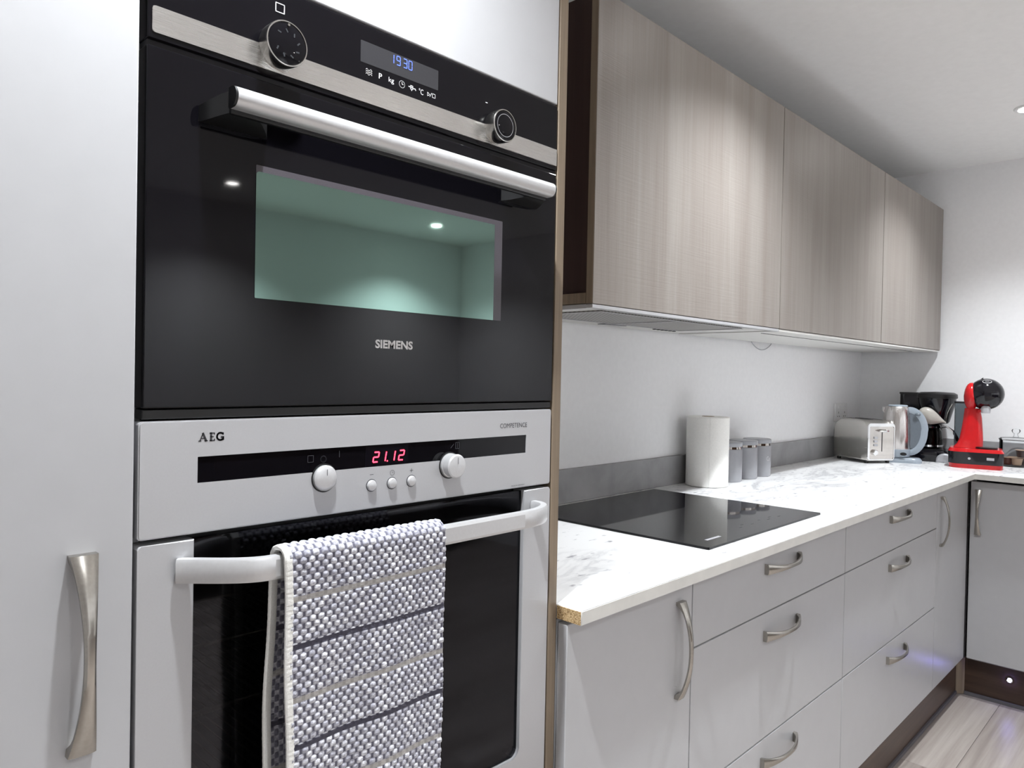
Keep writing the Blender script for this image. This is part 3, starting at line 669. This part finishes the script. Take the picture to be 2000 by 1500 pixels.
# ------------------------------------------------------------------ wall cabinets
W = [.975, 1.886, 2.803, 3.640]; YW, ZW0, ZW1 = .2195, 1.4145, 2.075
for i, lab in enumerate(('wide grey-brown wood wall cabinet nearest the ovens, above the hob', 'grey-brown wood wall cabinet, middle of the three', 'grey-brown wood wall cabinet nearest the right wall')):
    x0, x1 = W[i], W[i+1]
    t = thing('wall_cabinet', lab, 'wall cabinet', ((x0+x1)/2, .4, ZW0), None, 'wood wall cabinets')
    bm = BM()
    for a in ((x0+.0165, x1-.0165, .239, .578, ZW1-.018, ZW1-.002), (x1-.016, x1-.001, .239, .578, ZW0+.001, ZW1-.002), (x0+.0165, x1-.0165, .565, .578, ZW0+.02, ZW1-.0185)): box(bm, *a)
    if i: box(bm, x0+.001, x0+.016, .239, .578, ZW0+.001, ZW1-.002)
    obj('carcass', bm, 'carcass', t)
    if not i:
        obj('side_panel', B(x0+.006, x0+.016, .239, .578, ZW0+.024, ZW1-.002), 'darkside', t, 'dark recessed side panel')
        obj('bottom_edge', B(x0+.0005, x0+.016, .239, .578, ZW0+.001, ZW0+.0235), 'woodedge', t)
    obj('bottom_panel', B(x0+.0165, x1-.0165, .239, .5645, ZW0+.001, ZW0+.017), 'under', t)
    obj('door', B(x0+(.0012 if i == 0 else .0022), x1-(.0012 if i == 2 else .0022), YW, YW+.0185, ZW0, ZW1, bev=.0008, seg=1), 'wood', t, 'grey-brown wood-grain door')
    if not i: obj('door_edge', B(x0+.0004, x0+.0012, YW+.0012, YW+.0178, ZW0+.0005, ZW1-.0005), 'woodedge', t)
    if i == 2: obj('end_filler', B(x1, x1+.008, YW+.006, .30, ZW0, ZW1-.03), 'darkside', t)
# light pelmet strip below the doors
tag(obj('light_pelmet', B(1.890, 3.640, .2220, .5650, 1.4060, 1.4135, bev=.001, seg=1), 'under'), 'thin white under-cabinet board right of the extractor hood', 'board')
bm = B(1.94, 3.50, .300, .303, 1.4048, 1.4060); tag(obj('cable_channel', bm, 'gap'), 'thin dark channel along the white under-cabinet board', 'channel')
# extractor hood
t = thing('extractor_hood', 'slim flat extractor hood fixed under the wall cabinet above the hob', 'extractor hood', (1.43, .4, 1.396))
hz = 1.4052
obj('body', B(.9775, 1.884, .222, .574, hz+.0035, 1.4135, bev=.001, seg=1), 'under', t)
obj('front_lip', B(.9765, 1.885, .2205, .2370, hz, 1.4136, bev=.001, seg=1), 'silver', t)
obj('side_lip', B(.9765, .9900, .2375, .570, hz, 1.4138), 'silver', t)
obj('slot', B(.9905, 1.87, .2385, .2430, hz+.0024, hz+.0036), 'gap', t)
for x in (1.06, 1.40):
    f_ = obj('grease_filter', B(x, x+.33, .262, .470, hz+.001, hz+.0038), 'mesh', t, 'metal mesh filter')
    obj('filter_frame', frame(BM(), rrect(x-.004, x+.334, .258, .474, .004), rrect(x+.004, x+.326, .266, .466, .003), 'z', hz-.0004, hz+.0008), 'silver', f_)
obj('lamp_cover', B(1.40, 1.50, .500, .53, hz+.0015, hz+.0038, bev=.001, seg=1), 'display', t)
for i in range(6): obj('switch', B(1.655+.022*i, 1.665+.022*i, .505, .515, hz+.001, hz+.0038, bev=.001, seg=1), 'blackplastic', t)
pts = []
for i in range(17):
    a = i/16; pts.append((2.43+.175*a, .5715, 1.4055-.028*math.sin(math.pi*a)**.8))
tag(obj('loose_cable', tube(BM(), pts, .0016, 6), 'canister'), 'thin loose grey cable sagging under the middle wall cabinet', 'cable')
# wall socket
t = thing('wall_socket', 'white plug socket on the back wall above the toaster', 'socket', (3.39, .58, 1.11))
sp_ = obj('plate', B(3.312, 3.468, .5715, .5798, 1.068, 1.154, bev=.002), 'white', t)
for x in (3.352, 3.428):
    obj('switch', B(x-.006, x+.006, .5690, .5716, 1.130, 1.146, bev=.001, seg=1), 'white', t)
    bm = BM()
    for dx, dz, w_, h_ in ((0, .012, .004, .008), (-.011, -.006, .007, .004), (.011, -.006, .007, .004)): box(bm, x+dx-w_/2, x+dx+w_/2, .5711, .5716, 1.098+dz-h_/2, 1.098+dz+h_/2)
    obj('pin_holes', bm, 'gap', t)

# ------------------------------------------------------------------ things on the worktop
Z = ZC+.0003
t = thing('paper_towel_roll', 'white kitchen paper roll standing behind the hob', 'paper roll', (1.962, .490, Z), 0)
rr = .069
obj('roll', lathe(BM(), [(.021, .0), (rr-.003, 0), (rr, .003), (rr, .226), (rr-.003, .229), (.021, .229), (.021, .0)], (0, 0, 0), 64), 'paper', t)
obj('core', lathe(BM(), [(.0190, .001), (.0207, .001), (.0207, .2295), (.0190, .2295), (.0190, .001)], (0, 0, 0), 32), 'cardboard', t)
a0 = math.radians(215)
obj('loose_sheet', loft(BM(), [[((rr+o)*math.cos(a0+.05*k), (rr+o)*math.sin(a0+.05*k), z) for z, o in ((.002, .0003), (.227, .0003), (.227, .0010), (.002, .0010))] for k in range(9)]), 'paper', t)
for i, (cx, lab) in enumerate(((2.1206, 'grey storage canister half hidden by the paper roll'), (2.2389, 'grey storage canister, middle of the three'), (2.3480, 'grey storage canister farthest from the paper roll, faint white lettering'))):
    t = thing('canister', lab, 'canister', (cx, .500, Z), 0, 'grey lidded canisters')
    obj('body', lathe(BM(), [(0, 0), (.0485, 0), (.0500, .002), (.0500, .110), (.0490, .112), (0, .112)], (0, 0, 0), 48), 'canister', t)
    obj('collar', lathe(BM(), [(.0470, .1125), (.0470, .1205), (.0440, .1205), (.0440, .1125)], (0, 0, 0), 40), 'mirror', t)
    obj('lid', lathe(BM(), [(0, .1210), (.0495, .1210), (.0503, .1225), (.0503, .1335), (.0485, .1360), (0, .1365)], (0, 0, 0), 48), 'canister', t)
    if i == 2:
        # two letters wrapped on the curved side, facing the room
        az = math.radians(-111)
        text('lettering', 'Co', 0, .020, .058, .074, 0, 'print_w', t, 0, place=lambda a, z: (.0503*math.cos(az+a/.05), .0503*math.sin(az+a/.05), z))
def facing(x, y):
    d_ = Vector((x-CAM.x, y-CAM.y)).normalized(); return math.atan2(-d_.x, d_.y)     # thing's own x runs to the viewer's right, y away
# toaster
e1 = Vector((.837, -.536))
t = thing('toaster', 'brushed steel two-slice toaster in the corner of the worktop', 'toaster', (3.105, .362, Z), math.atan2(e1.y, e1.x))
TW, TL, TH = .143, .228, .188
body = BM(); rings = []
for y, ins, top in ((0, .004, .172), (.012, .001, .180), (.03, 0, TH), (TL-.05, 0, TH), (TL-.02, .001, TH-.012), (TL-.004, .006, TH-.035), (TL, .012, TH-.06)):
    rings.append([(x, y, z) for x, z in rrect(ins, TW-ins, .012, top, (.006, .006, .024, .024), 5)])
loft(body, rings); obj('body', body, 'toastside', t, smooth=50)
fp = obj('front_panel', prism(BM(), rrect(.014, TW-.008, .020, .160, .006), 'y', -.0035, .0005, .0015), 'mirror', t, 'polished front panel')
obj('rim', frame(BM(), rrect(.004, TW-.003, .013, .174, .014), rrect(.0135, TW-.0075, .0195, .1605, .006), 'y', -.0045, .002), 'chrome', t)
obj('lever_slot', B(.074, .0775, -.0042, -.0035, .052, .142), 'gap', fp)
obj('lever', ellipsoid(BM(), (.076, -.016, .142), .024, .012, .007), 'chrome', t)
for z in (.112, .096, .080): obj('button', B(.034, .052, -.0075, -.0030, z-.005, z+.005, bev=.0015), 'silverplastic', t)
obj('browning_dial', lathe(BM(), [(.0125, -.003), (.0125, -.013), (.010, -.016), (0, -.0165)], (.038, 0, .048), 28, 'y'), 'chrome', t)
for x in (.040, .086): obj('bread_slot', B(x, x+.024, .04, TL-.045, TH-.004, TH+.0006), 'gap', t)
for x in (.018, TW-.018):
    for y in (.02, TL-.03): obj('foot', lathe(BM(), [(.008, .0), (.009, .012), (0, .012)], (x, y, 0), 14), 'blackplastic', t)
# kettle
kx, ky = 3.311, .304
t = thing('kettle', 'brushed steel electric kettle with blue-grey handle beside the toaster', 'kettle', (kx, ky, Z), facing(kx, ky))
obj('power_base', loft(BM(), [[(x*s_+.006, y*s_, z) for x, y in rrect(-.052, .098, -.055, .055, .035, 6)] for z, s_ in ((0, 1.0), (.010, 1.0), (.019, .93), (.022, .88))]), 'bluegrey', t)
obj('lower_collar', lathe(BM(), [(.050, .0225), (.056, .026), (.058, .032), (.058, .057), (.056, .0585), (0, .0585)], (0, 0, 0), 40), 'bluegrey', t)
obj('body', lathe(BM(), [(.0, .059), (.0565, .059), (.0580, .064), (.0575, .12), (.0555, .18), (.0515, .225), (.0475, .243), (.044, .247), (0, .247)], (0, 0, 0), 48), 'kettle', t)
obj('lid', lathe(BM(), [(.040, .2475), (.040, .250), (.036, .2535), (0, .2555)], (.004, 0, 0), 36), 'bluegrey', t)
obj('spout', loft(BM(), [[(-.040-.017*k, y*(1-.5*k), z) for y, z in ((-.018, .205+.02*k), (.018, .205+.02*k), (.016, .243), (-.016, .243))] for k in (0, .5, 1)]), 'kettle', t)
hp = []
for i in range(25):
    a = math.radians(98-196*i/24); hp.append((.052+.060*math.cos(a)*(1 if a > 0 else .96), .138+.094*math.sin(a)))
rings = []
for i, (hx, hz_) in enumerate(hp):
    q0 = Vector(hp[max(i-1, 0)]); q1 = Vector(hp[min(i+1, 24)]); tv = (q1-q0).normalized(); nv = Vector((tv.y, -tv.x)); hw_ = .0135
    rings.append([(hx+nv.x*a, b_, hz_+nv.y*a) for a, b_ in ((-hw_, -.010), (0, -.0145), (hw_, -.010), (hw_, .010), (0, .0145), (-hw_, .010))])
obj('handle', loft(BM(), rings), 'bluegrey', t, 'blue-grey loop handle', 60)
obj('handle_panel', loft(BM(), [[(x, y, z) for x, z in ((.035, .062), (.080, .062), (.098, .100), (.101, .160), (.084, .216), (.035, .232))] for y in (-.009, .009)]), 'bluegreyd', t)
obj('switch', ellipsoid(BM(), (.082, -.018, .214), .012, .006, .006, 16, 8), 'bluegreyd', t)
obj('water_switch', lathe(BM(), [(.013, -.060), (.011, -.0565), (0, -.0555)], (.030, .0, .040), 20, 'y', 1, .55), 'blackplastic', t)
# filter coffee maker
cx, cy = 3.532, .236
t = thing('filter_coffee_maker', 'black filter coffee maker with glass carafe between kettle and red machine', 'coffee maker', (cx, cy, Z), facing(cx, cy))
obj('base', loft(BM(), [[(x*s_+.012, y*s_, z) for x, y in rrect(-.092, .092, -.105, .085, (.07, .07, .02, .02), 7)] for z, s_ in ((0, .98), (.006, 1), (.040, .97), (.050, .88))]), 'glossblack', t)
obj('hot_plate', lathe(BM(), [(.058, .0505), (.058, .0535), (.052, .0555), (0, .0555)], (.008, -.030, 0), 36), 'blackplastic', t)
sb = obj('control_badge', lathe(BM(), [(.036, -.0930), (.036, -.1020), (.030, -.1080), (0, -.1095)], (.070, .0, .004), 32, 'y'), 'silverplastic', t, 'silver half-round panel')
for v_ in sb.data.vertices: v_.co.z = max(v_.co.z, .001)
obj('tank', loft(BM(), [[(x, y, z) for x, y in rrect(-.116, .060, .030, .110, .02, 5)] for z in (.0505, .300)]), 'glossblack', t)
obj('tank_lid', loft(BM(), [[(x, y, z) for x, y in rrect(-.119, .0, .026, .113, .02, 5)] for z in (.3005, .308)]), 'blackplastic', t)
obj('filter_basket', lathe(BM(), [(0, .172), (.046, .172), (.052, .180), (.074, .262), (.0765, .285), (0, .285)], (.036, -.030, 0), 44), 'glossblack', t)
obj('basket_lid', lathe(BM(), [(0, .2855), (.080, .2855), (.0815, .290), (.0800, .304), (.066, .312), (0, .315)], (.036, -.030, 0), 44), 'blackplastic', t)
egg = BM(); rings = []
for i in range(15):
    a = i/14; x = -.040+.112*a
    q =   .037*math.sqrt(max(0, 1-((a-.36)/.36)**2)) if a < .36 else .037*(math.cos((a-.36)/.64*math.pi/2)**1.5)*.93+.003
    q = max(q, .0012)
    rings.append([(x, -.112+.5*q*math.cos(2*math.pi*k/16), .212-.034*a**2+q*math.sin(2*math.pi*k/16)) for k in range(16)])
loft(egg, rings); obj('grip', egg, 'egg', t, 'warm grey egg-shaped basket grip', 60)
obj('grip_stem', loft(BM(), [[(.070+.024*a*a, y, .178+.085*a+d_) for y, d_ in ((-.114, -.0025), (-.108, -.0025), (-.108, .0025), (-.114, .0025))] for a in (0, .25, .5, .75, 1)]), 'egg', t)
t2 = thing('glass_carafe', 'glass coffee carafe with black handle on the coffee maker hot plate', 'carafe', (cx, cy, Z), facing(cx, cy))
obj('jug', lathe(BM(), [(.044, .0562), (.054, .066), (.055, .10), (.050, .135), (.042, .150), (.0405, .150), (.0485, .134), (.0535, .10), (.0525, .068), (.043, .058), (0, .058)], (.008, -.030, 0), 40), 'carafe', t2)
obj('lid', lathe(BM(), [(0, .1505), (.046, .1505), (.047, .157), (.040, .166), (0, .168)], (.008, -.030, 0), 36), 'glossblack', t2)
obj('band', lathe(BM(), [(.0545, .0655), (.0558, .0655), (.0558, .0740), (.0545, .0740)], (.008, -.030, 0), 40), 'chrome', t2)
hh = [(.052, .150), (.078, .158), (.100, .142), (.114, .118), (.122, .095)]
obj('handle', loft(BM(), [[(x+nx, y, z) for nx, y in ((-.008, -.060), (.006, -.060), (.006, -.040), (-.008, -.040))] for x, z in hh]), 'glossblack', t2)
obj('handle_trim', loft(BM(), [[(x+nx, y, z+.002) for nx, y in ((-.0050, -.0635), (.0035, -.0635), (.0035, -.0603), (-.0050, -.0603))] for x, z in ((.066, .166), (.080, .155), (.097, .138), (.112, .116), (.122, .099))]), 'chrome', t2)
# red pod machine
px_, py_ = 3.372, .010
t = thing('pod_coffee_machine', 'red and black pod coffee machine with round black head', 'coffee machine', (px_, py_, Z), facing(px_, py_))
def slab(z0, z1, s0, s1, mat, nm, lab=None):
    out_ = rrect(-.098, .102, -.085, .085, (.050, .030, .060, .060), 8)
    return obj(nm, loft(BM(), [[(x*s_, y*s_, z) for x, y in out_] for z, s_ in ((z0, s0), (z1, s1))]), mat, t, lab)
slab(0, .018, .96, .98, 'red', 'base_foot'); slab(.0183, .068, .985, 1.0, 'glossblack', 'base_band'); slab(.0683, .082, 1.01, .93, 'red', 'base_top')
obj('drip_grid', loft(BM(), [[(.040+.040*s_*math.cos(2*math.pi*k/28), -.025+.036*s_*math.sin(2*math.pi*k/28), z) for k in range(28)] for z, s_ in ((.0823, 1), (.088, 1), (.090, .92))]), 'blackplastic', t)
cb = BM(); rings = []
for z, xa, xb, dy in ((.0825, -.080, .028, .050), (.100, -.066, .028, .046), (.120, -.058, .028, .042), (.160, -.052, .026, .038), (.210, -.046, .022, .036), (.250, -.042, .014, .034)):
    rings.append([(x, y+.015, z) for x, y in rrect(xa, xb, -dy, dy, .022, 5)])
loft(cb, rings); obj('column', cb, 'red', t, 'glossy red column', 60)
obj('shoulder', ellipsoid(BM(), (-.019, .0, .300), .028, .048, .060), 'red', t)
hd = obj('head', ellipsoid(BM(), (.034, .0, .312), .066, .062, .066, 32, 18), 'glossblack', t, 'round gloss black head')
def onhead(a, e): return (.034+.0668*math.cos(e)*math.sin(a), -.0628*math.cos(e)*math.cos(a), .312+.0668*math.sin(e))
rg = [[(.05+.42*math.cos(2*math.pi*k/28), .95+.17*math.sin(2*math.pi*k/28)) for k in range(29)], [(-.12, .95), (.22, .95)]]
obj('emblem', strokes(BM(), rg, .028, onhead), 'print_w', hd, 'pale oval emblem')
obj('nozzle', lathe(BM(), [(.016, .232), (.018, .250), (.014, .262), (0, .262)], (.034, -.028, 0), 24), 'silverplastic', t)
obj('spout_arm', loft(BM(), [[(x, y, z+dz) for y, dz in ((-.030, -.006), (.012, -.006), (.012, .006), (-.030, .006))] for x, z in ((.005, .238), (.030, .246))]), 'red', t)
obj('lever', loft(BM(), [[(x, y, z+dz) for y, dz in ((-.008, -.003), (.008, -.003), (.008, .003), (-.008, .003))] for x, z in ((.006, .366), (.022, .379))]), 'blackplastic', t)
obj('badge', strokes(BM(), [[(.045, .044), (.064, .044)]], .011, lambda a, b_: (a, -.0853, b_)), 'silverplastic', t, 'small silver oval badge')
obj('power_button', lathe(BM(), [(.005, -.0835), (.005, -.0855), (0, -.0860)], (-.020, 0, .042), 16, 'y'), 'silverplastic', t)
obj('water_tank', loft(BM(), [[(x, y, z) for x, y in rrect(-.080, -.015, .048, .094, .02, 5)] for z in (.0825, .268)]), 'tank', t)
obj('tank_lid', loft(BM(), [[(x, y, z) for x, y in rrect(-.082, -.013, .046, .096, .02, 5)] for z in (.2683, .276)]), 'blackplastic', t)
# glass jar with coffee pods
jx, jy = 3.565, -.102
t = thing('glass_jar', 'clear glass lidded jar of coffee pods at the right edge', 'jar', (jx, jy, Z), facing(jx, jy))
obj('jar', lathe(BM(), [(.0, .001), (.057, .001), (.060, .006), (.060, .113), (.0575, .113), (.0575, .008), (0, .006)], (0, 0, 0), 48), 'glass', t)
obj('lid', lathe(BM(), [(0, .1135), (.062, .1135), (.063, .118), (.055, .123), (.012, .127), (.008, .132), (.007, .141), (.014, .147), (.0165, .154), (.013, .161), (0, .163)], (0, 0, 0), 40), 'glass', t)
podn = [((-.030, -.012, .0072), .0, 'pod1', 'red-brown coffee pod at the left inside the glass jar'), ((.006, -.030, .0072), .0, 'pod2', 'beige coffee pod at the front inside the glass jar'), ((.030, .004, .0072), 0, 'pod3', 'dark brown coffee pod at the right inside the glass jar'), ((-.004, .026, .0072), 0, 'pod3', 'dark brown coffee pod at the back inside the glass jar'), ((.022, -.012, .0420), .0, 'pod3', 'dark brown coffee pod lying on top in the glass jar')]
rot = facing(jx, jy); Rz = Matrix.Rotation(rot, 3, 'Z')
for (p, tilt, mt, lab) in podn:
    w_ = Vector((jx, jy, Z))+Rz @ Vector(p)
    q = thing('coffee_pod', lab, 'coffee pod', w_, 0, 'coffee pods in the jar')
    obj('cup', lathe(BM(), [(0, 0), (.014, 0), (.017, .003), (.0215, .029), (0, .029)], (0, 0, 0), 24), mt, q)
    obj('foil', lathe(BM(), [(0, .0292), (.0240, .0292), (.0240, .0308), (0, .0312)], (0, 0, 0), 24), 'pod2', q)

# dark furniture by the far wall, which the oven glass reflects
t = thing('sideboard', 'long dark sideboard against the far wall, reflected in the oven glass', 'sideboard', (1.75, -3.38, 0))
obj('body', B(.30, 3.30, -3.60, -3.205, .08, 1.00), 'walnut', t)
obj('top', B(.28, 3.32, -3.602, -3.185, 1.0005, 1.03, bev=.003), 'walnut', t)
obj('foot_rail', B(.36, 3.24, -3.58, -3.24, .0005, .0795), 'blackplastic', t)
for i in range(5):
    x = .305+.598*i
    d = obj('door', B(x, x+.592, -3.2045, -3.186, .09, .992, bev=.002), 'walnut', t)
    obj('knob', lathe(BM(), [(.006, -3.186), (.006, -3.176), (.013, -3.170), (.011, -3.163), (0, -3.161)], (x+.55 if i % 2 == 0 else x+.04, 0, .62), 20, 'y'), 'nickel', d)
